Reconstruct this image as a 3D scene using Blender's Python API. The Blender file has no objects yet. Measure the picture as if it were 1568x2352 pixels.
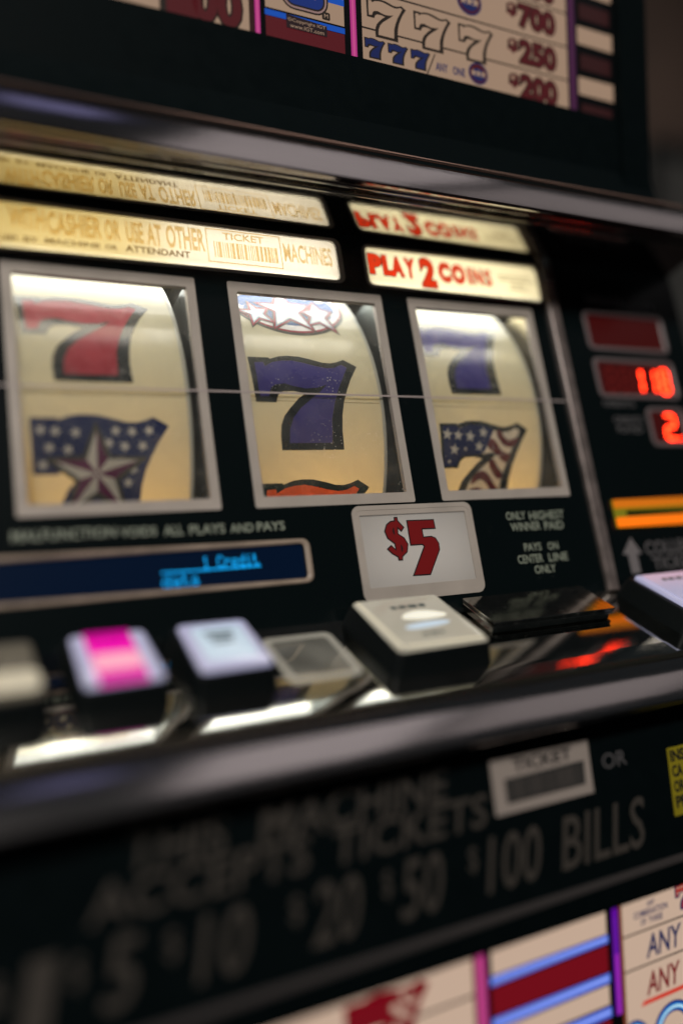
import bpy, bmesh, math, random
from mathutils import Vector, Matrix
from mathutils.geometry import tessellate_polygon
random.seed(7)
sc = bpy.context.scene
R = math.radians
Z0 = 1.25                      # height of the machine's datum above the floor, metres

# ---------------------------------------------------------------- camera
cam_d = bpy.data.cameras.new("camera"); cam = bpy.data.objects.new("camera", cam_d)
sc.collection.objects.link(cam); sc.camera = cam
rt = Vector((0.889628, -0.456191, -0.021236)); dn = Vector((-0.039448, -0.030436, -0.998758)); fw = Vector((0.454979, 0.889361, -0.045072))
m = Matrix((rt, -dn, -fw)).transposed().to_4x4(); m.translation = Vector((-0.14263, -0.40215, -0.10033 + Z0))
cam.matrix_world = m
cam_d.sensor_fit = 'VERTICAL'; cam_d.sensor_height = 36; cam_d.sensor_width = 24
cam_d.lens = 1880 / 2352 * 36
cam_d.clip_start = 0.01; cam_d.clip_end = 60
cam_d.dof.use_dof = True; cam_d.dof.focus_distance = 0.430; cam_d.dof.aperture_fstop = 1.14

# ---------------------------------------------------------------- world and exposure
w = bpy.data.worlds.new("World"); sc.world = w; w.use_nodes = True
w.node_tree.nodes["Background"].inputs[0].default_value = (0.72, 0.86, 0.92, 1)
w.node_tree.nodes["Background"].inputs[1].default_value = 0.022
sc.view_settings.view_transform = 'Standard'; sc.view_settings.look = 'None'
sc.view_settings.exposure = 0; sc.view_settings.gamma = 1
sc.cycles.use_denoising = True; sc.cycles.max_bounces = 10; sc.cycles.glossy_bounces = 6
sc.cycles.transparent_max_bounces = 16; sc.cycles.sample_clamp_indirect = 4

def area(name, loc, direction, sx, sy, power, color, xaxis=None):
    d = bpy.data.lights.new(name, 'AREA'); d.shape = 'RECTANGLE'; d.size = sx; d.size_y = sy
    d.energy = power; d.color = color
    o = bpy.data.objects.new(name, d); sc.collection.objects.link(o)
    z = -Vector(direction).normalized(); x = Vector(xaxis or (1, 0, 0)); y = z.cross(x).normalized(); x = y.cross(z)
    mm = Matrix((x, y, z)).transposed().to_4x4(); mm.translation = Vector(loc); o.matrix_world = mm
    return o

# ---------------------------------------------------------------- frames (all lengths in millimetres)
class F:
    def __init__(s, o, r, u, n): s.o, s.r, s.u, s.n = Vector(o), Vector(r), Vector(u), Vector(n)
    def p(s, u, v, w=0): return s.o + (s.r * u + s.u * v + s.n * w) / 1000
def lean(y, z, deg):
    a = R(deg)
    return F((0, y / 1000, z / 1000 + Z0), (1, 0, 0), (0, math.sin(a), math.cos(a)), (0, -math.cos(a), math.sin(a)))
G = lean(0, 0, 16)                     # reel glass
T = lean(-118, -221, 12)               # bill panel
U = lean(-15, 119.6, 2)                # upper award glass
B = lean(-128, -302.1, 3.5)            # belly glass
D = F((0, -.049144, -.171385 + Z0), (1, 0, 0), (0, -.946204, -.323572), (0, -.323572, .946204))   # deck: v grows to the player
WD = F((0, 0, Z0), (1, 0, 0), (0, 0, 1), (0, -1, 0))
RAD = 105.0; AV = -60.5; AW = -107.0
class Cyl:                             # v is arc length on the reel, w height above the strip
    def __init__(s, du=0): s.du = du
    def p(s, u, v, w=0):
        t = v / RAD; r = RAD + w
        return G.p(u + s.du, AV + r * math.sin(t), AW + r * math.cos(t))

# lamps: ceiling wash, a lavender tube off to the side, the tubes inside the machine
area("ceiling_light", (0.86, -0.96, Z0 + 1.6), (0, 0, -1), 0.78, 1.08, 1.42, (1, .91, .90))
area("ceiling_light", (1.95, -0.98, Z0 + 1.6), (0, 0, -1), 1.15, 0.90, 0.95, (1, .89, .87))
area("key_light", (-0.70, -1.35, Z0 + 1.22), (.42, 0.68, -0.62), 0.3, 0.22, 27, (1, .93, .85))  # added lamp from the left, brightens the grey frames
area("wall_fill", (3.0, 1.5, 3.3), (0, 1, -.9), 1.5, 0.3, 4.2, (1, .86, .74))  # added lamp out of view, lifts the brown wall
area("lavender_light", (0.14, -0.60, Z0 + 1.6), (0, 0, -1), 0.22, 0.30, 0.10, (.50, .50, 1))
gl = lambda u, v, ww: G.p(u, v, ww)
area("reel_tube", gl(45, 10, -22), -G.u, 0.34, 0.030, 0.19, (1, .98, .90))
area("ticket_sign_tube", gl(20, 18, -20), G.n, 0.10, 0.024, 0.036, (1, .90, .80))
area("ticket_sign_bulb", gl(-75, 18, -20), G.n, 0.09, 0.024, 0.018, (1, .72, .25))
area("coin_sign_tube", gl(148, 17.5, -20), G.n, 0.13, 0.024, 0.046, (1, .88, .62))
area("price_sign_tube", gl(88, -146, -20), G.n, 0.07, 0.040, 0.008, (1, .92, .86))
for i in range(3):
    area("reel_bulb", gl(-62.5 + 107.5 * i, -112, -62), (G.n - G.u * .35), 0.062, 0.02, 0.062, (1, .52, .12))
    area("reel_backlight", gl(-62.5 + 107.5 * i, -40, -72), G.n, 0.062, 0.07, 0.016, (1, .86, .60))

# ---------------------------------------------------------------- materials
def mat(name, col, rough=.5, metal=0, emit=None, es=0, spec=.5, coat=0, trans=0, noise=0, nscale=60, bump=0, dust=0, stretch=None, bscale=None, dens=.62):
    m = bpy.data.materials.new(name); m.use_nodes = True
    nt = m.node_tree; N = nt.nodes; L = nt.links; b = N["Principled BSDF"]
    b.inputs["Base Color"].default_value = (*col, 1); b.inputs["Roughness"].default_value = rough
    b.inputs["Metallic"].default_value = metal; b.inputs["Specular IOR Level"].default_value = spec
    b.inputs["Coat Weight"].default_value = coat; b.inputs["Coat Roughness"].default_value = .12
    if emit: b.inputs["Emission Color"].default_value = (*emit, 1); b.inputs["Emission Strength"].default_value = es
    tc = N.new("ShaderNodeTexCoord"); co = tc.outputs["Object"]
    if stretch:
        mp = N.new("ShaderNodeMapping"); mp.inputs["Scale"].default_value = stretch; L.new(co, mp.inputs[0]); co = mp.outputs[0]
    if noise:
        n = N.new("ShaderNodeTexNoise"); n.inputs["Scale"].default_value = nscale; n.inputs["Detail"].default_value = 5; L.new(co, n.inputs["Vector"])
        mx = N.new("ShaderNodeMix"); mx.data_type = 'RGBA'; mx.blend_type = 'MULTIPLY'; mx.inputs[0].default_value = 1
        cr = N.new("ShaderNodeValToRGB"); cr.color_ramp.elements[0].position = .35; cr.color_ramp.elements[1].position = .65
        cr.color_ramp.elements[0].color = (1 - noise,) * 3 + (1,); L.new(n.outputs[0], cr.inputs[0])
        mx.inputs[6].default_value = (*col, 1); L.new(cr.outputs[0], mx.inputs[7]); L.new(mx.outputs[2], b.inputs["Base Color"])
        mr = N.new("ShaderNodeMapRange"); mr.inputs[3].default_value = rough * .7; mr.inputs[4].default_value = min(1, rough * 1.5 + .02)
        L.new(n.outputs[0], mr.inputs[0]); L.new(mr.outputs[0], b.inputs["Roughness"])
    if bump:
        n2 = N.new("ShaderNodeTexNoise"); n2.inputs["Scale"].default_value = bscale or nscale; n2.inputs["Detail"].default_value = 6; L.new(co, n2.inputs["Vector"])
        bp = N.new("ShaderNodeBump"); bp.inputs["Strength"].default_value = bump; bp.inputs["Distance"].default_value = .0004
        L.new(n2.outputs[0], bp.inputs["Height"]); L.new(bp.outputs[0], b.inputs["Normal"])
    out = b.outputs[0]; mo = N["Material Output"]
    if trans:
        t = N.new("ShaderNodeBsdfTranslucent"); t.inputs[0].default_value = (*col, 1)
        if noise: L.new(mx.outputs[2], t.inputs[0])
        ms = N.new("ShaderNodeMixShader"); ms.inputs[0].default_value = trans; L.new(out, ms.inputs[1]); L.new(t.outputs[0], ms.inputs[2]); out = ms.outputs[0]
    if dust:
        v = N.new("ShaderNodeTexVoronoi"); v.inputs["Scale"].default_value = dust; L.new(tc.outputs["Object"], v.inputs["Vector"])
        wn = N.new("ShaderNodeTexNoise"); wn.inputs["Scale"].default_value = dust * .13; wn.inputs["Detail"].default_value = 3; L.new(tc.outputs["Object"], wn.inputs["Vector"])
        rr = N.new("ShaderNodeMapRange"); rr.inputs[1].default_value = dens - .08; rr.inputs[2].default_value = dens + .12; rr.inputs[3].default_value = 0; rr.inputs[4].default_value = .20; L.new(wn.outputs[0], rr.inputs[0])
        lt = N.new("ShaderNodeMath"); lt.operation = 'LESS_THAN'; L.new(v.outputs["Distance"], lt.inputs[0]); L.new(rr.outputs[0], lt.inputs[1])
        ml = N.new("ShaderNodeMath"); ml.operation = 'MULTIPLY'; ml.inputs[1].default_value = .45; L.new(lt.outputs[0], ml.inputs[0])
        dd = N.new("ShaderNodeBsdfDiffuse"); dd.inputs[0].default_value = (.7, .68, .62, 1)
        ms = N.new("ShaderNodeMixShader"); L.new(ml.outputs[0], ms.inputs[0]); L.new(out, ms.inputs[1]); L.new(dd.outputs[0], ms.inputs[2]); out = ms.outputs[0]
    L.new(out, mo.inputs[0])
    return m
def pane_mat(name, dust=620, dens=.60):
    m = mat(name, (1, 1, 1)); nt = m.node_tree; N = nt.nodes; L = nt.links
    N.remove(N["Principled BSDF"])
    tr = N.new("ShaderNodeBsdfTransparent"); tr.inputs[0].default_value = (.97, .97, .96, 1)
    g = N.new("ShaderNodeBsdfGlossy"); g.inputs["Roughness"].default_value = .02
    fr = N.new("ShaderNodeFresnel"); fr.inputs[0].default_value = 1.45
    ms = N.new("ShaderNodeMixShader"); L.new(fr.outputs[0], ms.inputs[0]); L.new(tr.outputs[0], ms.inputs[1]); L.new(g.outputs[0], ms.inputs[2])
    tc = N.new("ShaderNodeTexCoord"); v = N.new("ShaderNodeTexVoronoi"); v.inputs["Scale"].default_value = dust; L.new(tc.outputs["Object"], v.inputs["Vector"])
    wn = N.new("ShaderNodeTexNoise"); wn.inputs["Scale"].default_value = dust * .08; wn.inputs["Detail"].default_value = 4; L.new(tc.outputs["Object"], wn.inputs["Vector"])
    rr = N.new("ShaderNodeMapRange"); rr.inputs[1].default_value = dens - .14; rr.inputs[2].default_value = dens + .14; rr.inputs[4].default_value = .26; L.new(wn.outputs[0], rr.inputs[0])
    lt = N.new("ShaderNodeMath"); lt.operation = 'LESS_THAN'; L.new(v.outputs["Distance"], lt.inputs[0]); L.new(rr.outputs[0], lt.inputs[1])
    ml = N.new("ShaderNodeMath"); ml.operation = 'MULTIPLY_ADD'; ml.inputs[1].default_value = .7; ml.inputs[2].default_value = .012
    sn = N.new("ShaderNodeTexNoise"); sn.inputs["Scale"].default_value = 38; sn.inputs["Detail"].default_value = 7; sn.inputs["Distortion"].default_value = 1.2; L.new(tc.outputs["Object"], sn.inputs["Vector"])
    sr = N.new("ShaderNodeMapRange"); sr.inputs[1].default_value = .42; sr.inputs[2].default_value = .72; sr.inputs[3].default_value = .04; sr.inputs[4].default_value = .13; L.new(sn.outputs[0], sr.inputs[0]); L.new(sr.outputs[0], ml.inputs[2]); L.new(lt.outputs[0], ml.inputs[0])
    d1 = N.new("ShaderNodeBsdfDiffuse"); d1.inputs[0].default_value = (.8, .78, .72, 1); d2 = N.new("ShaderNodeBsdfTranslucent"); d2.inputs[0].default_value = (.85, .84, .78, 1)
    dd = N.new("ShaderNodeMixShader"); dd.inputs[0].default_value = .5; L.new(d1.outputs[0], dd.inputs[1]); L.new(d2.outputs[0], dd.inputs[2])
    m2 = N.new("ShaderNodeMixShader"); L.new(ml.outputs[0], m2.inputs[0]); L.new(ms.outputs[0], m2.inputs[1]); L.new(dd.outputs[0], m2.inputs[2])
    L.new(m2.outputs[0], N["Material Output"].inputs[0])
    return m

BLACK = mat("black_acrylic", (.0026, .0055, .0062), .24, spec=.25, dust=1500, dens=.70)
BLACKP = mat("black_panel", (.0020, .0048, .0056), .5, spec=.05, noise=.1, nscale=120)
VISOR = mat("black_chrome", (.62, .60, .55), .035, 1, noise=.12, nscale=90, bump=.05, bscale=700, dust=1500, dens=.66)
TUBE = mat("satin_black_metal", (.52, .48, .48), .12, 1, noise=.35, nscale=9, bump=.12, bscale=300, stretch=(.25, 1, 1))
DECK = mat("polished_deck_metal", (.50, .51, .48), .018, 1, noise=.22, nscale=45, bump=.025, bscale=900, dust=1300, dens=.66)
STEEL = mat("brushed_steel", (.46, .45, .41), .085, 1, noise=.35, nscale=160, bump=.16, bscale=500, stretch=(1, .25, .25), dust=1600, dens=.58)
CHROME = mat("chrome", (.8, .76, .72), .1, 1)
BEZEL = mat("worn_trim_metal", (.24, .20, .19), .38, .4, noise=.35, nscale=120, bump=.15)
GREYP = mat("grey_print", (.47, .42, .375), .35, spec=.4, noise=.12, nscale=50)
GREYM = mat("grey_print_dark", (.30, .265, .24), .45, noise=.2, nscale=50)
PANE = pane_mat("window_glass")
BODY = mat("button_black_plastic", (.0035, .0055, .006), .45, spec=.16, bump=.3, bscale=1500)
DARKIN = mat("dark_interior", (.012, .014, .014), .5)
INMETAL = mat("scratched_reel_plate", (.20, .23, .23), .28, .8, noise=.5, nscale=40, bump=.2, bscale=300)
INMIRROR = mat("reel_side_mirror", (.75, .66, .46), .12, .9, noise=.35, nscale=35, bump=.2, bscale=80)
CREAM = mat("reel_strip_cream", (.71, .69, .52), .22, spec=.7, coat=.5, trans=.45, noise=.10, nscale=28)
RIM = mat("clear_reel_rim", (.50, .50, .44), .15, spec=.8, trans=.3)
def ink(name, c, tr=.5): return mat(name, c, .24, spec=.7, coat=.5, trans=tr, noise=.15, nscale=90)
I_BLK = ink("ink_black", (.012, .017, .018), .1)
I_BLUE = ink("ink_blue", (.085, .075, .34))
I_NAVY = ink("ink_navy", (.014, .030, .150))
I_RED = ink("ink_red", (.50, .075, .11))
I_ORG = ink("ink_orange", (.80, .15, .045))
I_CRM = ink("ink_cream", (.85, .78, .66), .3)
I_WHT = ink("ink_white", (.88, .88, .88), .25)
I_MAR = ink("ink_maroon", (.17, .014, .02), .4)
I_PUR = ink("ink_purple", (.24, .03, .13))
I_OLV = ink("ink_olive", (.14, .12, .05))
I_GRY = ink("ink_grey", (.13, .13, .12))
I_SKY = ink("ink_sky", (.42, .60, .74))
I_BLU2 = ink("ink_flag_blue", (.05, .15, .42))
SIGN = mat("sign_diffuser", (.80, .76, .62), .4, trans=.6, spec=.3)
SIGNW = mat("price_sign_diffuser", (.62, .60, .57), .35, trans=.5, spec=.4, noise=.05, nscale=20)
S_OUT = mat("sign_ink_black", (.03, .01, .006), .5, trans=.4)
S_RED = mat("sign_ink_red", (.6, .03, .01), .5, emit=(.92, .045, .008), es=.85)
S_TAN = mat("sign_ink_tan", (.88, .70, .40), .5, trans=.75)
S_DRK = mat("sign_ink_brown", (.30, .19, .07), .5, trans=.5)
S_GRY = mat("sign_ink_grey", (.42, .38, .28), .5, trans=.5)
P_RED = mat("price_red", (.27, .012, .014), .4, trans=.2)
P_BLK = mat("price_black", (.012, .012, .014), .4)
TXT = mat("grey_lettering", (.30, .34, .27), .5)
TXTG = mat("warm_grey_lettering", (.054, .047, .041), .5)
TXTD = mat("dim_lettering", (.11, .105, .11), .5)
PAPER = mat("ticket_paper", (.36, .31, .28), .6)
YEL = mat("yellow_label", (.30, .25, .012), .5)
def em(name, c, s=1): return mat(name, (.01, .01, .01), .4, emit=c, es=s, spec=.3)
E_CRM = em("backlit_cream", (.56, .37, .25), .56)
E_CRMB = em("backlit_cream_bright", (.56, .40, .30), .95)
E_RED = em("backlit_red", (.10, .004, .009), .75)
E_REDB = em("backlit_crimson", (.155, .0005, .006), 1)
E_MAR = em("backlit_maroon", (.075, .004, .007), .8)
E_DRED = em("backlit_dark_red", (.022, .003, .0035), 1)
E_BLU = em("backlit_blue", (.002, .07, .42), .9)
E_NEON = em("neon_blue", (.07, .13, .66), 1)
E_NEON2 = em("neon_pale_blue", (.22, .32, .85), 1)
E_PNK = em("neon_pink", (.42, .028, .20), .9)
E_PNKB = em("neon_pale_pink", (.62, .08, .28), .8)
E_PUR = em("neon_purple", (.13, .005, .36), .8)
E_PURB = em("neon_magenta", (.33, .02, .44), .9)
E_ORG = em("neon_orange", (.30, .055, .02), .6)
E_NAVY = em("backlit_navy", (.006, .012, .07), 1)
E_SKY = em("neon_sky", (.10, .38, .62), .9)
E_BLK = mat("glass_black", (.004, .005, .006), .3, spec=.2)
E_BLK2 = em("glass_black_warm", (.02, .012, .008), .6)
V_BG = mat("vacuum_display", (.001, .003, .008), .3, emit=(.0008, .0045, .016), es=.9, spec=.12)
V_DOT = em("lit_blue_dot", (.002, .36, .85), 2.4)
L_BG = mat("display_red_filter", (.045, .006, .006), .22, emit=(.040, .0015, .0015), es=.5)
L_SEG = em("lit_red_segment", (1, .028, .006), 12.0)
O_SLOT = em("lit_amber_slot", (1, .24, .004), .62)
O_SLOT2 = em("lit_orange_slot", (1, .17, .002), 1.15)
Y_SLOT = em("lit_olive_slot", (.20, .17, .006), .9)
C_WHT = mat("cap_lit_lavender", (.42, .42, .50), .15, emit=(.44, .44, .72), es=.50, coat=.6)
C_WHT2 = mat("cap_lit_pale", (.4, .44, .48), .2, emit=(.50, .66, .80), es=.62)
C_MAG = mat("cap_lit_magenta", (.5, .0, .25), .15, emit=(.75, .0, .36), es=.85, coat=.8)
C_RIM = mat("cap_rim_highlight", (.5, .47, .38), .12, coat=.8, emit=(.52, .47, .34), es=.75)
C_PALE = mat("cap_bulb_glow", (.5, .25, .3), .3, emit=(.80, .30, .42), es=.9)
C_MAG2 = mat("cap_deep_magenta", (.4, .0, .2), .2, emit=(.48, .0, .24), es=.7)
C_CLR = mat("cap_clear_cream", (.36, .34, .29), .12, spec=.8, coat=.7, emit=(.30, .28, .22), es=.66)
C_GLW = mat("cap_glow", (.8, .8, .72), .3, emit=(.8, .78, .64), es=.6)
C_INK = mat("cap_ink", (.06, .09, .09), .5)

# ---------------------------------------------------------------- mesh builder
_tc = {}
def text_geo(s, bold):
    k = (s, bold)
    if k in _tc: return _tc[k]
    c = bpy.data.curves.new("t", 'FONT'); c.body = s; c.size = 1; c.offset = bold; c.resolution_u = 3; c.fill_mode = 'FRONT'
    o = bpy.data.objects.new("t", c); sc.collection.objects.link(o); dg = bpy.context.evaluated_depsgraph_get(); dg.update()
    ev = o.evaluated_get(dg); me = ev.to_mesh()
    vs = [(v.co.x, v.co.y) for v in me.vertices]; fs = [tuple(p.vertices) for p in me.polygons]; ev.to_mesh_clear()
    bpy.data.objects.remove(o); bpy.data.curves.remove(c)
    x0 = min(v[0] for v in vs) + bold; x1 = max(v[0] for v in vs) - bold; y0 = min(v[1] for v in vs) + bold; y1 = max(v[1] for v in vs) - bold
    vs = [((x - x0) / (x1 - x0), (y - y0) / (y1 - y0)) for x, y in vs]
    _tc[k] = (vs, fs); return _tc[k]
def rrect(u0, v0, u1, v1, r, n=5):
    if u0 > u1: u0, u1 = u1, u0
    if v0 > v1: v0, v1 = v1, v0
    P = []
    for cx, cy, a in ((u1 - r, v1 - r, 0), (u0 + r, v1 - r, 90), (u0 + r, v0 + r, 180), (u1 - r, v0 + r, 270)):
        for i in range(n + 1): t = R(a + 90 * i / n); P.append((cx + r * math.cos(t), cy + r * math.sin(t)))
    return P
def star(cu, cv, r, ri=None, rot=0, n=5):
    ri = ri or r * .42
    return [(cu + (r if i % 2 == 0 else ri) * math.sin(R(rot) + math.pi * i / n), cv + (r if i % 2 == 0 else ri) * math.cos(R(rot) + math.pi * i / n)) for i in range(2 * n)]
def smooth(P, it=1, closed=True):
    for _ in range(it):
        Q = []
        for i in range(len(P)):
            a, b = P[i], P[(i + 1) % len(P)]
            Q += [(a[0] * .75 + b[0] * .25, a[1] * .75 + b[1] * .25), (a[0] * .25 + b[0] * .75, a[1] * .25 + b[1] * .75)]
        P = Q
    return P
def grow(P, d):                         # offset a loop outwards by d
    n = len(P); A = sum(P[i][0] * P[(i + 1) % n][1] - P[(i + 1) % n][0] * P[i][1] for i in range(n)); s = 1 if A > 0 else -1; Q = []
    for i in range(n):
        a, b, c = Vector(P[i - 1]), Vector(P[i]), Vector(P[(i + 1) % n])
        e1 = (b - a).normalized(); e2 = (c - b).normalized(); n1 = Vector((e1.y, -e1.x)) * s; n2 = Vector((e2.y, -e2.x)) * s
        k = n1 + n2; l = k.length
        if l < 1e-4: Q.append(tuple(b)); continue
        k /= l; c_ = max(.45, k.dot(n1)); Q.append(tuple(b + k * (d / c_)))
    return Q
def ellipse(cu, cv, a, b, n=32, t0=0, t1=360):
    return [(cu + a * math.cos(R(t0 + (t1 - t0) * i / n)), cv + b * math.sin(R(t0 + (t1 - t0) * i / n))) for i in range(n if t1 - t0 == 360 else n + 1)]
class M:
    def __init__(s): s.v = []; s.f = []; s.mi = []; s.ms = []
    def _m(s, m):
        if m not in s.ms: s.ms.append(m)
        return s.ms.index(m)
    def add(s, vs, fs, m):
        b = len(s.v); s.v += vs; k = s._m(m)
        for f in fs: s.f.append(tuple(b + i for i in f)); s.mi.append(k)
        return s
    def poly(s, Fr, loops, w, m, cyl=False):
        if isinstance(loops[0][0], (int, float)): loops = [loops]
        flat = [p for l in loops for p in l]
        tris = tessellate_polygon([[Vector((p[0], p[1], 0)) for p in l] for l in loops])
        if cyl:
            bm = bmesh.new(); vv = [bm.verts.new((p[0], p[1], 0)) for p in flat]
            for t in tris:
                try: bm.faces.new([vv[i] for i in t])
                except ValueError: pass
            lo = min(p[1] for p in flat); hi = max(p[1] for p in flat); c = math.ceil(lo / 2.5) * 2.5
            while c < hi:
                bmesh.ops.bisect_plane(bm, geom=bm.verts[:] + bm.edges[:] + bm.faces[:], plane_co=(0, c, 0), plane_no=(0, 1, 0), dist=1e-5); c += 2.5
            bm.verts.index_update(); flat = [(v.co.x, v.co.y) for v in bm.verts]; tris = [[v.index for v in f.verts] for f in bm.faces]; bm.free()
        fs = []
        for t in tris:
            a, b, c = (flat[i] for i in t[:3]); cr = (b[0] - a[0]) * (c[1] - a[1]) - (b[1] - a[1]) * (c[0] - a[0])
            fs.append(tuple(t) if cr > 0 else tuple(reversed(t)))
        return s.add([Fr.p(p[0], p[1], w) for p in flat], fs, m)
    def prism(s, Fr, loops, w0, w1, m, side=None):
        if isinstance(loops[0][0], (int, float)): loops = [loops]
        s.poly(Fr, loops, w1, m); s.poly(Fr, loops, w0, side or m)
        for l in loops:
            n = len(l); s.add([Fr.p(p[0], p[1], w0) for p in l] + [Fr.p(p[0], p[1], w1) for p in l], [(i, (i + 1) % n, n + (i + 1) % n, n + i) for i in range(n)], side or m)
        return s
    def loft(s, Fr, loops, m, cap=True, base=True):       # loops: [(points, w)]
        n = len(loops[0][0]); vs = [Fr.p(p[0], p[1], ww) for l, ww in loops for p in l]
        fs = [(k * n + i, k * n + (i + 1) % n, (k + 1) * n + (i + 1) % n, (k + 1) * n + i) for k in range(len(loops) - 1) for i in range(n)]
        if cap: fs.append(tuple((len(loops) - 1) * n + i for i in range(n)))
        if base: fs.append(tuple(reversed(range(n))))
        return s.add(vs, fs, m)
    def text(s, Fr, t, u0, u1, v0, v1, w, m, bold=.0, shear=0, grow_=0, cyl=False):
        vs, fs = text_geo(t, bold + grow_)
        pts = [(u0 + x * (u1 - u0) + shear * y * (v1 - v0), v0 + y * (v1 - v0)) for x, y in vs]
        return s.add([Fr.p(a, b, w) for a, b in pts], fs, m)
    def box(s, Fr, u0, u1, v0, v1, w0, w1, m): return s.prism(Fr, [(u0, v0), (u1, v0), (u1, v1), (u0, v1)], w0, w1, m)
    def extrude(s, prof, x0, x1, m, closed=True):         # prof: (y, z) mm in the world, datum at Z0
        n = len(prof); vs = [Vector((x / 1000, y / 1000, z / 1000 + Z0)) for x in (x0, x1) for y, z in prof]
        fs = [(i, (i + 1) % n, n + (i + 1) % n, n + i) for i in range(n if closed else n - 1)]
        if closed: fs += [tuple(range(n)), tuple(reversed(range(n, 2 * n)))]
        return s.add(vs, fs, m)
    def build(s, name, parent=None, smooth_=False, kind=None, loc=None, **props):
        o0 = parent; off = Vector((0, 0, 0))
        while o0: off += o0.location; o0 = o0.parent
        base = Vector(loc) if loc else Vector((0, 0, 0))
        me = bpy.data.meshes.new(name); me.from_pydata([v - off - base for v in s.v], [], s.f)
        for x in s.ms: me.materials.append(x)
        me.polygons.foreach_set("material_index", s.mi)
        if smooth_:
            me.polygons.foreach_set("use_smooth", [True] * len(me.polygons)); me.set_sharp_from_angle(angle=R(35))
        me.update()
        o = bpy.data.objects.new(name, me); o.location = base; sc.collection.objects.link(o); o.parent = parent
        if kind: o["kind"] = kind
        for k, v in props.items(): o[k] = v
        return o
def dup(o, dx, parent=None):
    c = o.copy(); sc.collection.objects.link(c)
    c.location = o.location + Vector(dx); c.parent = parent or o.parent
    for ch in list(o.children):
        d = ch.copy(); sc.collection.objects.link(d); d.parent = c
    return c

# ================================================================ the slot machine
root = bpy.data.objects.new("slot_machine", None); root.location = (0.045, 0.15, 0); sc.collection.objects.link(root)
root["label"] = "black three-reel slot machine with chrome trim, lit buttons and a red 5 dollar sign"
root["category"] = "slot machine"
XL, XR = -235, 330

# cabinet body (behind and below), down to the floor
c = M()
c.extrude([(12, 36), (250, 36), (250, 400), (-5, 400), (-5, 170), (-3, 60)], XL, 276, BLACKP)
c.build("upper_cabinet", root)
c = M()
c.box(WD, XL, XR, -1200, -380, -330, 120, BLACKP); c.box(WD, XL + 25, XR - 25, -1250, -1200, -310, 90, BLACKP)
c.box(WD, XL, XR, -380, -176, -330, -20, BLACKP)
c.box(WD, XL, XR, -380, -300, -20, 105, BLACKP)
c.box(WD, XL, XL + 12, -176, 40, -330, -50, BLACKP); c.box(WD, XR - 12, XR, -176, 40, -330, -50, BLACKP); c.box(WD, XL, XR, -176, 40, -330, -322, BLACKP)
c.build("cabinet_body", root)

# ---- reel glass: black acrylic with openings
WIN = [(-107.5, 0), (0, 0), (107.5, 0)]
win_in = [rrect(4.8 + d, -114.6, 85.8 + d, -5.6, .8, 2) for d, _ in WIN]
tk = rrect(-200, 6.6, 66.6, 30.2, 3.2); coin = rrect(85, 6.2, 208.2, 29.4, 3.2); price = rrect(53, -168, 122.6, -124, 3.0)
vfd = rrect(-180, -155.6, 22, -138.8, 2.0)
glass = M(); glass.prism(G, [[(XL, -178.6), (210.5, -178.6), (210.5, 36), (XL, 36)]] + win_in + [tk, coin, price, vfd], -1.6, 0, BLACK, DARKIN)
rg = glass.build("reel_glass", root)

fr = M()                               # one window frame
ou = rrect(0, -120.1, 90.3, -.2, 1.0, 2); inn = rrect(4.8, -114.6, 85.8, -5.6, .8, 2)
fr.prism(G, [ou, inn], 0, .35, GREYP)
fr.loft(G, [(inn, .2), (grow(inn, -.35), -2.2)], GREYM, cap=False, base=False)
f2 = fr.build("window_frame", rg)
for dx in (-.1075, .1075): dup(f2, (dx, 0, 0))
p = M(); p.poly(G, rrect(4.4, -115, 86.2, -5.2, .6, 2), -.9, PANE); p2 = p.build("window_pane", rg)
for dx in (-.1075, .1075): dup(p2, (dx, 0, 0))
p = M(); p.box(G, XL, 210, -60.95, -60.05, .36, .48, mat("payline_grey", (.42, .36, .35), .4)); p.build("payline", rg)
def letters(parent, items, w, m, bold=.012, Fr=G, shear=0, name="lettering"):
    for s, u0, u1, v0, v1 in items: q = M(); q.text(Fr, s, u0, u1, v0, v1, w, m, bold, shear); q.build(name, parent)
letters(rg, [("MALFUNCTION", -110, -67, -130.4, -126), ("VOIDS", -65, -49, -130.8, -126.6), ("ALL", -45.6, -36.6, -131.1, -126.6), ("PLAYS", -33.6, -16.8, -131.3, -126.9), ("AND", -14, -2.6, -131.4, -127.3), ("PAYS", -.6, 13.6, -131.4, -127.1)], .15, TXT)
letters(rg, [("ONLY", 148.1, 161.6, -132.7, -128.2), ("HIGHEST", 164.4, 189.9, -133.3, -128.5), ("WINNER", 149.9, 171.1, -139.2, -134.6), ("PAID", 174, 188, -139.5, -134.8)], .15, TXT)
letters(rg, [("PAYS", 156.5, 168.6, -151, -146.7), ("ON", 173.5, 181, -151.2, -147.0), ("CENTER", 150.5, 168.2, -157.8, -153.2), ("LINE", 172.5, 186.4, -157.9, -153.4), ("ONLY", 160.9, 176, -164.1, -159.7)], .15, TXT)

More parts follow.
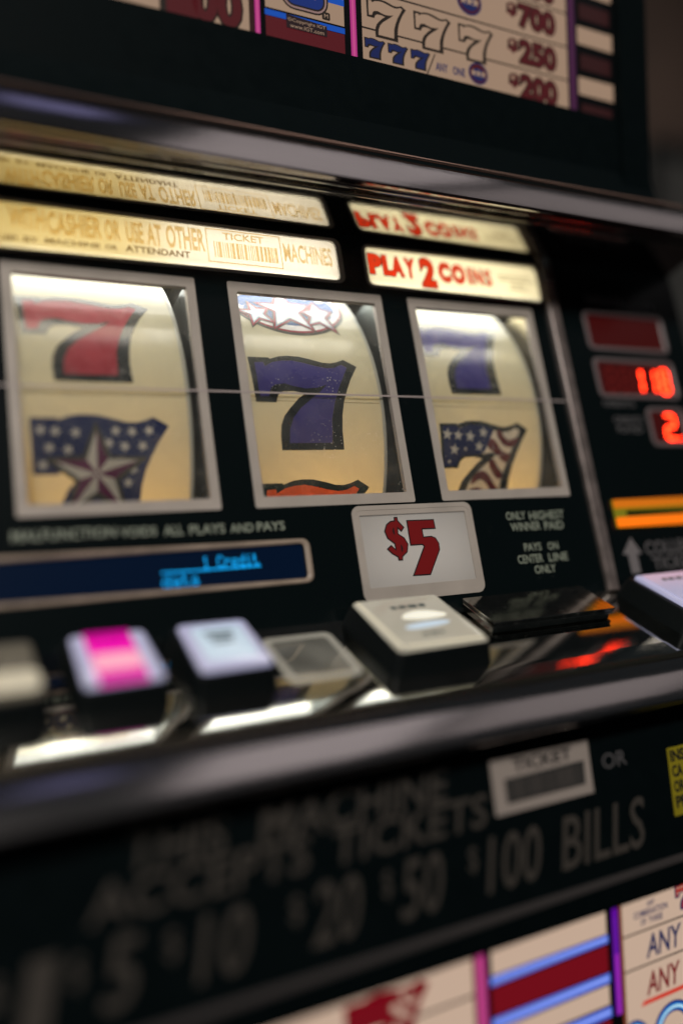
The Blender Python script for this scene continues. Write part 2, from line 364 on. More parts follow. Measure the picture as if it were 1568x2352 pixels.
# ---- ticket sign
ts = M(); ts.poly(G, grow(tk, .6), -.5, SIGN); tso = ts.build("ticket_sign", root)
q = M(); q.prism(G, [rrect(-202, 4.9, 69.6, 32, 4.6), tk], 0, .4, GREYP); q.build("sign_frame", tso)
letters(tso, [("TICKET", -139, -106, 17.8, 30), ("WITH", -102, -86.6, 17.4, 28.4), ("CASHIER", -85.2, -60.5, 16.4, 27.4), ("OR", -58.7, -51.6, 16.4, 27.0), ("USE", -48.5, -40.4, 16.4, 27.4), ("AT", -38.4, -31.2, 16.2, 27.4), ("OTHER", -28.6, -9, 15.9, 27.9)], -.3, S_TAN, .03)
letters(tso, [("MACHINES", 34.8, 63.4, 15.1, 25.5)], -.3, S_TAN, .02)
letters(tso, [("SLIP", -112, -99, 10.6, 13.2), ("BY", -96, -90, 10.8, 13.2), ("MACHINE", -86.7, -61.8, 11.2, 13.6), ("OR", -59.3, -53.6, 11.2, 13.6), ("ATTENDANT", -49.6, -17.4, 11.1, 14.4)], -.3, S_DRK, .02)
q = M(); q.poly(G, [[(-8, 10.2), (33.4, 10.2), (33.4, 29.4), (-8, 29.4)], [(-7.4, 10.8), (32.8, 10.8), (32.8, 28.8), (-7.4, 28.8)]], -.3, S_TAN)
q.text(G, "TICKET", 1.3, 23.8, 23.9, 27.8, -.3, S_TAN, .02)
u = -4.2; random.seed(3)
while u < 29.6:
    bw = random.choice((.5, .6, .9, 1.5)); q.poly(G, [(u, 13.2), (u + bw, 13.2), (u + bw, 22.2), (u, 22.2)], -.3, S_TAN); u += bw + random.choice((.4, .5, .8))
q.build("barcode", tso)

# ---- coin sign
cs = M(); cs.poly(G, grow(coin, .6), -.5, SIGN); cso = cs.build("coin_sign", root)
q = M(); q.prism(G, [rrect(83.2, 4.6, 210, 31, 4.4), coin], 0, .4, GREYP); q.build("sign_frame", cso)
play = [("P", 86.9, 94.6, 13.5, 25.4), ("L", 95.8, 102.4, 13.5, 25.3), ("A", 101.0, 109.6, 13.5, 25), ("Y", 110.0, 117.4, 13.5, 24.9), ("2", 121.0, 130.6, 8.8, 26.4), ("C", 133.6, 141.8, 13.1, 25), ("O", 143.0, 152.4, 12.9, 24.7), ("I", 154.6, 157.0, 13.3, 23.8), ("N", 158.4, 165.6, 13.3, 23.8), ("S", 166.6, 172.4, 13.0, 23.9)]
q = M()
for k, (s, u0, u1, v0, v1) in enumerate(play):
    if k in (4, 5): q.build("lettering", cso); q = M()
    b_ = {"S": .015, "N": .03, "I": .04, "2": .045}.get(s, .06); q.text(G, s, u0 + .6, u1 - .6, v0 + .6, v1 - .6, -.36, S_OUT, b_ + .035); q.text(G, s, u0 + .6, u1 - .6, v0 + .6, v1 - .6, -.24, S_RED, b_)
q.build("lettering", cso)
q = M()
for k, (a, b) in enumerate([(177.5, 201.8), (177.5, 205.6), (186.2, 196), (185, 199)]):
    u = a; random.seed(k)
    while u < b: l = random.uniform(.8, 1.6); q.poly(G, [(u, 20.4 - k * 2.7), (u + l, 20.4 - k * 2.7), (u + l, 21.9 - k * 2.7), (u, 21.9 - k * 2.7)], -.3, S_GRY); u += l + .5
q.build("small_print", cso)

# ---- price sign
ps = M(); ps.poly(G, grow(price, .6), -.6, SIGNW); pso = ps.build("price_sign", root)
q = M(); q.prism(G, [rrect(51, -171.2, 125, -121.2, 4.6), rrect(52.6, -168.6, 123.2, -123.6, 3.6)], 0, .5, GREYP)
q.prism(G, [rrect(52.6, -168.6, 123.2, -123.6, 3.6), rrect(55.2, -163.8, 120.4, -126.2, .6, 5)], -.3, .3, GREYP); q.build("sign_frame", pso)
five = [(83.0, -129.6), (100.2, -129.8), (100.4, -135.2), (92.0, -135.1), (92.1, -138.9), (96.9, -138.8), (99.4, -139.9), (101.0, -143.0), (100.8, -146.6), (92.4, -159.6), (81.4, -159.4), (91.0, -144.2), (90.3, -143.4), (82.9, -143.4)]
dol = [(75.7, -127.6), (77.9, -127.6), (78.0, -129.6), (81.2, -133.4), (78.9, -135.8), (77.2, -134.0), (77.0, -136.6), (80.3, -138.9), (81.9, -142.4), (80.7, -146.6), (77.4, -149.0), (77.2, -150.8), (74.4, -150.8), (74.3, -149.0), (71.2, -147.2), (68.5, -144.3), (71.6, -142.2), (73.6, -144.4), (73.6, -142.0), (69.9, -139.0), (68.7, -135.0), (70.4, -131.4), (73.2, -129.6), (75.6, -129.4)]
q = M()
for P in (five, dol): q.prism(G, P, -.5, -.35, P_BLK); q.prism(G, grow(P, -.62), -.35, -.22, P_RED)
q.poly(G, ellipse(74.6, -135.2, 1.0, 1.9, 14, 90, 270), -.1, P_BLK); q.poly(G, ellipse(77.0, -144.4, 1.0, 1.9, 14, -90, 90), -.1, P_BLK)
q.build("price_numeral", pso)

# ---- message display
md = M(); md.poly(G, grow(vfd, .5), -1.2, V_BG); mdo = md.build("message_display", root)
q = M(); q.loft(G, [(rrect(-182, -158.2, 25.6, -136.2, 4), 0), (rrect(-181.6, -157.8, 25.2, -136.6, 3.8), .7), (rrect(-180.6, -156.8, 24, -137.6, 3), .7), (vfd, -.2)], mat("tan_display_frame", (.42, .33, .26), .4, spec=.4, noise=.3, nscale=60), cap=False, base=False); q.build("display_frame", mdo)
FONT5 = {'1': "00100 01100 00100 00100 00100 00100 01110", 'C': "01110 10001 10000 10000 10000 10001 01110", 'r': "00000 00000 10110 11001 10000 10000 10000", 'e': "00000 00000 01110 10001 11111 10000 01110",
         'd': "00001 00001 01101 10011 10001 10001 01111", 'i': "00100 00000 01100 00100 00100 00100 01110", 't': "01000 01000 11100 01000 01000 01001 00110", 'a': "00000 00000 01110 00001 01111 10001 01111", 's': "00000 00000 01110 10000 01110 00001 11110", ' ': "00000 " * 7}
def dots(q, s, u0, v1, pu, pv):
    for k, ch in enumerate(s):
        for r_, row in enumerate(FONT5[ch].split()):
            for c_, b in enumerate(row):
                if b == '1':
                    cu = u0 + (k * 6 + c_) * pu; cv = v1 - r_ * pv
                    q.poly(G, ellipse(cu, cv, pu * .42, pv * .42, 6), -1.1, V_DOT)
q = M(); dots(q, "1 Credit", -28.6, -142.1, .583, .84)
for i in range(82):
    for j in range(2): q.poly(G, ellipse(-48.2 + i * .583, -147.9 + j * .5 - .3, .22, .2, 6), -1.1, V_DOT)
dots(q, "dats", -48.2, -149.6, .75, .78)
q.build("lit_characters", mdo)

# ---- side panel
sp = M(); sp.box(G, 218.8, XR, -178.6, 36, -1.6, 0, BLACK); spo = sp.build("side_panel", root)
q = M(); q.loft(G, [(rrect(210.5, -178, 219, 36, .5, 2), -1), (rrect(210.7, -178, 218.8, 36, .5, 2), 2.2), (rrect(211.6, -178, 217.9, 36, .5, 2), 3.0)], BEZEL)
q.build("bezel", root, True)
q = M(); q.loft(G, [(rrect(211, 18, 217, 35, 2), 2.9), (rrect(211.6, 19, 216.4, 34.6, 2), 4.2)], CHROME); q.build("bezel_clip", root, True)
def display(name, u0, u1, v0, v1):
    q = M(); q.poly(G, rrect(u0 + 2.5, v0 + 2.5, u1 - 2.5, v1 - 2.5, 2), .15, L_BG); o = q.build(name, root)
    q = M(); q.loft(G, [(rrect(u0, v0, u1, v1, 5), 0), (rrect(u0 + .5, v0 + .5, u1 - .5, v1 - .5, 4.6), .9), (rrect(u0 + 2.2, v0 + 2.2, u1 - 2.2, v1 - 2.2, 3), .9), (rrect(u0 + 3, v0 + 3, u1 - 3, v1 - 3, 2.4), .1)], mat("display_frame_grey", (.17, .14, .145), .4), cap=False, base=False)
    q.build("display_frame", o); return o
SEG = {'1': "bc", '8': "abcdefg", '2': "abged"}
L_DIM = mat("unlit_red_segment", (.05, .005, .004), .4, emit=(.10, .003, .002), es=.6)
def digit(q, ch, u0, v0, wd, h, sl=0, m_=None, ww=.3):
    m_ = m_ or L_SEG; t = 1.9; g = .3
    S = {'a': ((0, h), (wd, h)), 'g': ((0, h / 2), (wd, h / 2)), 'd': ((0, 0), (wd, 0)), 'f': ((0, h / 2), (0, h)), 'b': ((wd, h / 2), (wd, h)), 'e': ((0, 0), (0, h / 2)), 'c': ((wd, 0), (wd, h / 2))}
    for k in SEG[ch]:
        (a, b), (c_, d) = S[k]; A = Vector((a, b)); Bv = Vector((c_, d)); e = (Bv - A).normalized(); n = Vector((-e.y, e.x)) * t / 2
        A += e * g; Bv -= e * g
        P = [A, A + e * t * .5 + n, Bv - e * t * .5 + n, Bv, Bv - e * t * .5 - n, A + e * t * .5 - n]
        q.poly(G, [(u0 + x.x + sl * x.y, v0 + x.y) for x in P], ww, m_)
display("paid_display", 239.5, 311, -25, 3)
cd = display("credit_display", 239.5, 311, -57.5, -29.8)
q = M()
for uu in (248.6, 260.4, 272, 284.4, 296.2): digit(q, "8", uu, -52.6, 6.8, 15.6, .06, L_DIM, .22)
q.build("unlit_segments", cd)
q = M()
for ch, uu in (("1", 272.0), ("1", 284.4), ("8", 296.2)): digit(q, ch, uu, -52.6, 6.8, 15.6, .06)
q.build("lit_digits", cd)
pd = display("played_display", 276.4, 311, -90, -63)
q = M(); digit(q, "2", 290.8, -84.6, 8.6, 16.2, .06); q.poly(G, ellipse(302.6, -84.6, 1.2, 1.2, 10), .3, L_SEG); q.build("lit_digits", pd)
letters(spo, [("WINNER", 245.3, 279.5, 7.7, 13.4), ("PAID", 284.8, 305.8, 7.7, 12.4)], .15, TXTD, .03)
letters(spo, [("CREDITS", 240.4, 267.4, -63.0, -59.2), ("CREDITS", 246.5, 271.6, -74, -69.8), ("PLAYED", 248, 269.8, -80.3, -76)], .15, TXTD, .02)
letters(spo, [("COLLECT", 248.6, 296, -159, -151), ("TICKET", 252.4, 290, -168.3, -161)], .15, TXTD, .03)
q = M(); q.poly(G, [(238.4, -147.6), (229.2, -157.6), (233.4, -157.7), (233.4, -169.6), (240.8, -169.6), (240.8, -157.9), (245, -158.0)], .15, mat("arrow_grey", (.20, .185, .19), .5)); q.build("arrow", spo)
sl = M(); sl.prism(G, [[(229.4, -141.2), (XR - 8, -141.2), (XR - 8, -124), (229.4, -124)], [(239, -134.4), (XR - 14, -134.4), (XR - 14, -130.8), (239, -130.8)]], 0, .8, Y_SLOT)
slo = sl.build("ticket_slot", root)
q = M(); q.box(G, 229.6, XR - 8, -129.3, -124.2, .8, 2.4, O_SLOT); q.box(G, 229.6, XR - 8, -141, -135.4, .8, 2.6, O_SLOT2); q.build("lit_bar", slo)

# ---- visor, chrome bar and upper trim
v = M(); v.extrude([(9.8, 34.1), (-28.3, 51.9), (-27.0, 54.6), (11.2, 37.0)], XL, XR, VISOR); v.build("visor", root)
def arc(cy, cz, r, a0, a1, n=20): return [(cy + r * math.cos(R(a0 + (a1 - a0) * i / n)), cz + r * math.sin(R(a0 + (a1 - a0) * i / n))) for i in range(n + 1)]
def face(pts, a0, a1, y, z, L_, n=10):      # gently curved face: normal turns from a0 to a1 over length L_
    for i in range(n + 1):
        pts.append((y, z)); a = R(a0 + (a1 - a0) * i / n); y += L_ / n * math.sin(a); z -= L_ / n * math.cos(a)
    return pts
bar = arc(-44.0, 45.0, 4.6, 300, 176, 12) if False else []
bar = [(-28, 52), (-33, 47.8), (-38.5, 44.3), (-42.5, 42.4), (-45.2, 41.7), (-47.2, 41.8)] + face([], 166, 152, -48.2, 43.0, 14.6) + [(-41.2, 57.6), (-39.4, 59.2), (-36.5, 60.2), (-33, 60.4), (-29, 58)]
v = M(); v.extrude(bar[::-1], XL, XR, TUBE); v.build("chrome_bar", root, True)
v = M(); v.extrude(arc(-24.5, 48.6, 1.3, 0, 360, 12)[:-1], XL, XR, TUBE); v.extrude(arc(-19, 46.2, 1.0, 0, 360, 12)[:-1], XL, XR, VISOR); v.build("visor_bead", root, True)
v = M(); v.extrude([(-32, 60), (-21.5, 60), (-15, 78), (-15, 90), (-20.0, 74)], XL, 284, BLACKP); v.extrude(arc(-34.0, 64.2, 1.0, 0, 360, 10)[:-1], XL, XR, mat("copper_edge_highlight", (.55, .36, .28), .25, 1)); v.build("bar_fillet", root, True)  # copper bead stands in for the thin highlight along the edge

# ================================================================ reels
seven_o = [(0, 0), (11.6, .1), (12.1, -.7), (17.4, 1.2), (22.3, 1.8), (28.9, 1.6), (35.4, .2), (41.9, -1.5), (46.8, -1.7), (50.9, -.7), (55.0, 1.0), (62.2, -3.2), (56.7, -11.2), (53.3, -17.6), (50.4, -24.3), (48.6, -31.4), (47.8, -39.7), (48.3, -49.8), (13.1, -49.9), (12.6, -43.4), (13.2, -37.4), (15.3, -32.4), (19.0, -28.2), (24.3, -23.0), (28.7, -20), (22.2, -18.9), (16.2, -19.3), (13.3, -21.3), (11.7, -25.3), (.7, -25.3), (.5, -19.2)]
seven_i = [(3.2, -3.2), (8.1, -2.9), (8.6, -5.2), (13.3, -2.5), (18.2, -1.4), (24.3, -1.0), (30.8, -2.2), (37.3, -3.8), (43.3, -4.8), (48.3, -4.4), (53.0, -2.3), (56.1, -3.9), (51.2, -12.1), (48.0, -17.7), (44.6, -25.7), (42.3, -33.4), (41.6, -46.2), (17.4, -46.3), (17.9, -39.2), (20.4, -33.1), (25.0, -28), (30.9, -23.5), (37.0, -19.1), (41.9, -14.7), (36.1, -16.6), (29.2, -17.3), (22.7, -16.2), (17.6, -14.8), (12.3, -15.6), (9.7, -17.6), (8.1, -22.1), (3.5, -22.6), (3.1, -17.2)]
mv = lambda P, du, dv, s=1: [(du + p[0] * s, dv + p[1] * s) for p in P]
C = Cyl()
def reel(i, uo):
    """uo: right edge of the strip"""
    ul = uo - 81; n = 132
    q = M(); vs = []; fs = []
    for k in range(n): t = 2 * math.pi * k / n * RAD; vs += [C.p(ul, t, 0), C.p(uo, t, 0)]
    for k in range(n): a = 2 * k; b = 2 * ((k + 1) % n); fs.append((a, a + 1, b + 1, b))
    q.add(vs, fs, CREAM); o = q.build("reel", root, True)
    q = M()
    for u in (ul + .3, uo - .3):
        c_ = len(q.v); vs = [C.p(u, 2 * math.pi * k / 64 * RAD, -.6) for k in range(64)] + [C.p(u, 0, -RAD)]
        q.add(vs, [(k, (k + 1) % 64, 64) for k in range(64)], DARKIN)
    q.build("reel_side", o)
    q = M(); n = 96
    prof = [(uo - .2, .25), (uo + 1.2, .45), (uo + 1.9, .1), (uo + 2.0, -2.2)]
    vs = [C.p(a, 2 * math.pi * k / n * RAD, b) for k in range(n) for a, b in prof]; m_ = len(prof)
    fs = [(k * m_ + j, k * m_ + j + 1, ((k + 1) % n) * m_ + j + 1, ((k + 1) % n) * m_ + j) for k in range(n) for j in range(m_ - 1)]
    q.add(vs, fs, RIM); q.add([C.p(uo + 2.0 + (j * 1.4), 2 * math.pi * k / n * RAD, -2.2) for k in range(n) for j in (0, 1)], [(2 * k, 2 * k + 1, 2 * ((k + 1) % n) + 1, 2 * ((k + 1) % n)) for k in range(n)], DARKIN)
    q.build("reel_rim", o, True)
    return o
HZ = .10
def sev(o, du, dv, fill, outline=I_BLK):
    q = M(); q.poly(C, [mv(seven_o, du, dv), mv(seven_i, du, dv)], 2 * HZ, outline, True); q.poly(C, mv(seven_i, du, dv), HZ, fill, True)
    return q.build("seven_symbol", o)
def facet_star(q, cu, cv, r, ri, m1, m2, h, rot=0):
    P = star(cu, cv, r, ri, rot)
    for k in range(10): q.poly(C, [(cu, cv), P[k], P[(k + 1) % 10]], h, m1 if k % 2 else m2, True)
def emblem(o, cu, cv):
    """oval flag emblem with three stars; cv is the arc length of its lowest point"""
    c0 = cv + 28; q = M()
    q.poly(C, ellipse(cu, c0, 35, 28, 48), HZ, I_GRY, True); q.poly(C, ellipse(cu, c0 + .6, 33.6, 26.6, 48), 1.5 * HZ, I_RED, True)
    q.poly(C, ellipse(cu, c0 + 1, 32.6, 25.6, 48), 2 * HZ, I_WHT, True); q.poly(C, ellipse(cu, c0 + 2.2, 30.4, 22.6, 48), 2.5 * HZ, I_BLU2, True)
    for a, b, r in ((cu - 6, cv + 5.6, 2.2), (cu + 7, cv + 5.8, 2.2), (cu - 28, cv + 22, 3), (cu + 12, cv + 14, 2.5), (cu - 15, cv + 12, 2.4), (cu + 26, cv + 20, 2.6)): q.poly(C, star(a, b, r), 3 * HZ, I_WHT, True)
    s1 = [(11.6, 55.7), (18.2, 56.3), (19.1, 63.5), (21.8, 58.3), (27.4, 58.6), (24.6, 53.7), (27.7, 47.6), (21.1, 49.9), (16.6, 44.9), (17.0, 52.2)]
    s2 = [(24.8, 64.4), (34.6, 65.0), (42.2, 82.3), (43.4, 66.9), (55.1, 65.9), (46.2, 57.0), (50.2, 43.4), (39.4, 50.9), (28.6, 42.9), (32.6, 57.2)]
    s3 = [(49.0, 58.8), (54.6, 60.1), (59.2, 68.7), (61.0, 61.6), (66.4, 60.1), (61.4, 54.0), (63.9, 43.2), (56.8, 49.9), (49.7, 47.2), (53.2, 54.4)]
    for s_ in (s3, s1, s2):
        s_ = mv(s_, cu - 41, cv - 37.7)
        q.poly(C, grow(s_, 1.9), 3.4 * HZ, I_GRY, True); q.poly(C, grow(s_, 1.1), 3.8 * HZ, I_RED, True); q.poly(C, grow(s_, -.1), 4.2 * HZ, I_SKY, True); q.poly(C, grow(s_, -.9), 4.6 * HZ, I_WHT, True)
    # rounded white brush strokes of the script across the top
    random.seed(5)
    for k in range(7):
        a = cu - 27 + k * 8.4; b = c0 + 3 + 5 * math.sin(k * .55) + 4; P = rrect(a - 2.4, b - 1, a + 2.6, b + 17, 2.4, 4); P = [(x + (y - b) * .35, y) for x, y in P]
        q.poly(C, grow(P, .8), 5 * HZ, I_GRY, True); q.poly(C, P, 5.4 * HZ, I_WHT, True)
        P = smooth([(a - 3, b + 3), (a + 5, b + 1), (a + 8, b + 5), (a + 2, b + 6)], 2); q.poly(C, grow(P, .6), 5.6 * HZ, I_GRY, True); q.poly(C, P, 6 * HZ, I_WHT, True)
    return q.build("emblem_symbol", o)
reels = [reel(i, -27.4 + 107.5 * i) for i in range(3)]
for k, o in enumerate(reels):
    for sv in (-2.5 - k, -62):
        q = M(); ul = -108 + 107.5 * k; q.poly(C, [(ul, sv), (ul + 80, sv - .2), (ul + 80, sv + .25), (ul, sv + .4)], .06, ink("strip_seam", (.42, .37, .25), .4), True); q.build("strip_seam", o)
# reel 1
sev(reels[0], -100.5, 53.6, I_RED)
q = M(); q.poly(C, mv(seven_o, -99.2, -13.8), HZ, I_NAVY, True)
for a, b in [(-88.6, -19.7), (-79.9, -20.3), (-91.4, -27.1), (-83.4, -28), (-94.8, -19.2), (-94.3, -34.8), (-62.1, -19.4), (-54.6, -19.8), (-46.6, -19.3), (-58.2, -26.6), (-50.0, -26.5), (-65.4, -25), (-57.0, -43.5), (-54.6, -37.1)]:
    q.poly(C, star(a, b, 2.7, 1.25, random.uniform(0, 60)), 1.6 * HZ, I_CRM, True)
q.poly(C, star(-70.9, -39.2, 24.2, 10.4), 2.4 * HZ, I_OLV, True); q.poly(C, star(-70.9, -39.2, 21.8, 9.4), 3 * HZ, I_GRY, True)
facet_star(q, -70.9, -39.0, 19.6, 8.0, I_CRM, I_PUR, 3.6 * HZ); q.build("star_seven_symbol", reels[0])
emblem(reels[0], -67.5, 76.6)
# reel 2
emblem(reels[1], 41, 37.7); sev(reels[1], 7.5, 21.1, I_BLUE); sev(reels[1], 9.2, -45.6, I_ORG, ink("ink_green_black", (.006, .022, .016), .1))
# reel 3
sev(reels[2], 115.2, 53.4, I_BLUE)
q = M(); q.poly(C, [mv(seven_o, 116.6, -14.2), mv(seven_i, 116.6, -14.2)], HZ, I_BLK, True); q.poly(C, mv(seven_i, 116.6, -14.2), 2 * HZ, I_CRM, True)
stripes = [[(156.0, -18.7), (158.7, -18.4), (160.9, -23.2), (165.5, -24.5), (171.2, -22.2), (168.5, -26.3), (164.2, -27.2), (160.0, -25.7), (157.2, -22.0)],
           [(150.4, -23.3), (154.1, -23.9), (157.6, -29.9), (161.2, -31.8), (165.0, -32.1), (162.4, -36.1), (160.0, -35.4), (155.4, -31.1), (148.7, -26.9)],
           [(149.6, -36.8), (152.9, -34.7), (155.7, -40.2), (159.4, -42.7), (158.4, -46.1), (154.4, -43.9)],
           [(137.9, -48.4), (140.5, -43.8), (144.5, -41.6), (149.1, -43.2), (153.5, -49.4), (158.2, -53.3), (153.3, -53.1), (148.8, -47.4), (144.1, -45.2), (140.9, -46.8)],
           [(136.6, -53.3), (139.7, -51.8), (144.1, -51.6), (149.1, -54.6), (154.0, -60), (149, -58), (144, -55), (138, -56)]]
for s_ in stripes: q.poly(C, grow(smooth(s_, 1), .75), 3 * HZ, I_MAR, True)
q.poly(C, [(118.4, -15.6), (128.6, -15.6), (129.6, -17.0), (137.8, -14.6), (146.6, -15.2), (153.8, -17.8), (149.5, -25.1), (146.4, -30.6), (142.7, -31.6), (134.7, -32.0), (129.6, -33.1), (126.8, -38.0), (118.7, -38.4)], 3.6 * HZ, I_NAVY, True)
for a, b, r in [(121.3, -20.3, 3.6), (128.6, -20.9, 3.4), (136.8, -21.5, 3.6), (146.2, -19.2, 3.4), (125.7, -28.9, 3.5), (142.8, -27.2, 3.4), (133.2, -28.6, 1.4), (122.2, -35.6, 1.4)]: q.poly(C, star(a, b, r, r * .42, 8), 4.4 * HZ, I_CRM, True)
q.build("flag_seven_symbol", reels[2])
# plates between the reels
for k, (uu, mm) in enumerate(((-18.5, INMETAL), (89, INMETAL), (197.0, INMIRROR))):
    q = M(); q.box(F(G.o, G.n, G.u, G.r), -150, -3.4, -125, 2, uu, uu + 1.2, mm); q.build("reel_plate", root)
q = M(); q.box(G, XL + 14, 208, -135, 2.5, -152, -150, INMETAL); q.box(G, XL + 14, 208, 34, 36, -60, -2.5, DARKIN); q.build("reel_backplate", root)
q = M(); q.box(G, XL + 14, 208, -120.6, -119, -150, -2.5, DARKIN); q.build("reel_shelf", root)

# ================================================================ deck and buttons
q = M(); q.add([D.p(x, a, b_) for x in (XL, XR) for a, b_ in ((-2, 0), (57.4, 0), (58, -.01), (70.6, -.26), (70.6, -3.2), (-2, -3))], [(0, 1, 7, 6), (1, 2, 8, 7), (2, 3, 9, 8), (3, 4, 10, 9), (4, 5, 11, 10), (5, 0, 6, 11)], DECK); dko = q.build("button_deck", root)
nose = [(-114.9, -194.9), (-116.6, -195.6), (-118.0, -196.4)]
y, z = -119.0, -197.2
for i in range(12):
    nose.append((y, z)); a = R(117 + 16 * min(1, i / 3.0) + 12 * max(0, (i - 3) / 9)); y -= 1.42 * math.sin(a); z += 1.42 * math.cos(a)
nose += [(y - .8, z - 1.2), (y - .8, z - 2.6), (y + .4, z - 4.0), (y + 3, z - 4.8), (-118, z - 5)]
q = M(); q.extrude([(-107, -194.6)] + nose + [(-105, -226)], XL, XR, TUBE); q.build("deck_nose", root, True)
q = M(); q.extrude([(-115.0, -192.7), (-114.2, -192.9), (-113.8, -195.2), (-116.2, -195.0)], XL, XR, mat("deck_edge_brass", (.45, .38, .28), .2, 1)); q.build("deck_lip", root)
def button(u0, u1, v0, v1, h, flare, cap, name="play_button"):
    q = M(); L_ = []
    for ins, hh in ((-flare - .2, 0), (-flare, .5), (-.35, h - 1.2), (0, h - .4), (.5, h)): L_.append((rrect(u0 + ins, v0 + ins, u1 - ins, v1 - ins, 3.2 - ins * .3), hh))
    q.loft(D, L_, BODY); o = q.build(name, root, True, loc=D.p((u0 + u1) / 2, (v0 + v1) / 2, 0)); return o
def cap_loft(o, u0, u1, v0, v1, h, th, m, r=3.0, ins0=1.4, name="button_cap"):
    q = M(); q.loft(D, [(rrect(u0 + a, v0 + a, u1 - a, v1 - a, max(.6, r - a * .4)), h + b) for a, b in ((ins0, -.3), (ins0, th * .55), (ins0 + .5, th * .9), (ins0 + 1.2, th), )], m)
    return q.build(name, o, True)
# far left, cream
HB = 11.0
b = button(-139, -105.6, 8, 48.4, HB, 1.8, None); cap_loft(b, -139, -105.6, 8, 48.4, HB, 1.7, mat("cap_smoky_faint_glow", (.10, .092, .075), .15, spec=.8, coat=.7, emit=(.10, .085, .06), es=.6))  # darker cap with a faint emission of its own
q = M(); q.loft(D, [(rrect(-137, 31, -106.8, 45.0, 3.5), 12.75), (rrect(-136.4, 31.8, -107.6, 44, 3), 13.1)], mat("cap_dim_glow", (.4, .37, .30), .3, emit=(.55, .48, .34), es=.6)); q.build("button_label_glow", b, True)  # highlight across the cap's front, painted as a glowing slab
# magenta
b = button(-94.0, -61.4, 8, 48.6, HB, 1.8, None); cap_loft(b, -94.0, -61.4, 8, 48.6, HB, 1.5, C_WHT)
q = M(); q.loft(D, [(rrect(-87.6, 9.3, -69.0, 47.4, .8), 12.0), (rrect(-87.4, 9.7, -69.2, 47.0, .8), 13.1)], C_MAG)
q.box(D, -87.3, -69.3, 9.8, 16.5, 13.1, 13.16, C_MAG2); q.prism(D, rrect(-87.2, 27, -69.4, 39.5, 2.5), 13.1, 13.18, C_PALE); q.box(D, -87.3, -69.3, 42, 46.9, 13.1, 13.16, C_MAG2); q.build("button_stripe", b, True)  # pale slab paints the bulb's hot spot, end slabs deepen the magenta
# lavender
b = button(-50.2, -17.2, 8.4, 48.6, HB, 1.8, None); cap_loft(b, -50.2, -17.2, 8.4, 48.6, HB, 1.7, C_WHT)
q = M(); q.loft(D, [(rrect(-44.6, 14, -22.4, 41.5, 3), 12.75), (rrect(-44, 14.6, -23, 40.9, 3), 13.0)], C_WHT2)
for k in range(3): q.box(D, -40 + k, -27.4 - k, 19 + k * 3.8, 21.2 + k * 3.8, 13.0, 13.06, C_INK)
q.build("button_label_glow", b, True)
# unlit flush blank
q = M(); q.loft(D, [(rrect(-9.4, 9, 25.4, 46.6, 3.6), 0), (rrect(-9.2, 9.2, 25.2, 46.4, 3.5), .5), (rrect(-6.4, 12.0, 22.4, 43.6, 2.6), .6), (rrect(-6.2, 12.2, 22.2, 43.4, 2.5), .2)], mat("pale_blank_frame", (.62, .61, .54), .18, .2), cap=False, base=False)
b = q.build("blank_button", root, True)
q = M(); q.poly(D, rrect(-6.4, 12.0, 22.4, 43.6, 2.5), .15, mat("blank_mirror_insert", (.44, .44, .39), .06, .55, noise=.4, nscale=60)); q.build("blank_insert", b)
# large, clear over cream
b = button(37.4, 86.4, 3.8, 52.4, 11.2, 2.5, None)
q = M(); q.loft(D, [(rrect(37.4 + a, 3.8 + a, 86.4 - a, 52.4 - a, max(.6, 3 - a * .5)), z_) for a, z_ in ((.6, 11.0), (.6, 11.5), (1.5, 11.7), (1.5, 12.4), (2.0, 12.75), (2.6, 12.85), (3.2, 12.6), (3.8, 12.6))], C_CLR); q.build("button_cap", b, True)
q = M(); q.prism(D, [rrect(41.8, 8.2, 82, 48, 2), rrect(42.8, 9.2, 81, 47, 1.6)], 12.6, 12.75, C_CLR)
q.prism(D, rrect(38.9, 6.5, 41.0, 50, .8), 12.75, 13.0, C_RIM); q.prism(D, rrect(42, 49.2, 83, 51.0, .8), 12.75, 13.0, C_RIM)  # bright rim highlights painted as glowing strips
q.prism(D, smooth([(52, 26), (60, 20), (70, 20), (78, 24), (79, 27), (66, 28.5)], 2), 12.6, 12.72, C_GLW); q.prism(D, smooth([(50, 33), (62, 30.5), (76, 31), (76, 34), (62, 36), (52, 36)], 2), 12.6, 12.68, C_WHT2)  # pale glow shapes painted into the clear cap
for a, l in ((54, 3), (58.2, 4), (63.4, 5), (69.6, 3.4)): q.box(D, a, a + l, 13.5, 16.4, 12.6, 12.68, C_INK)
for a, l in ((56, 3), (60.2, 4), (65.2, 2)): q.box(D, a, a + l, 40, 42.2, 12.6, 12.68, C_INK)
q.build("button_label_glow", b, True)
# right end, lavender, taller
b = button(216.2, 268, 5.8, 53, 11.2, 3.2, None); cap_loft(b, 216.2, 268, 5.8, 53, 11.2, 2.6, C_WHT, r=2.2, ins0=3.2)
q = M(); q.prism(D, rrect(221.6, 11, 262.5, 48, 1.6), 13.8, 14.4, C_WHT)
for a, l in ((231, 3.5), (236, 4.2), (242, 5)): q.box(D, a, a + l, 17, 20, 14.4, 14.48, C_INK)
q.build("button_label_glow", b, True)
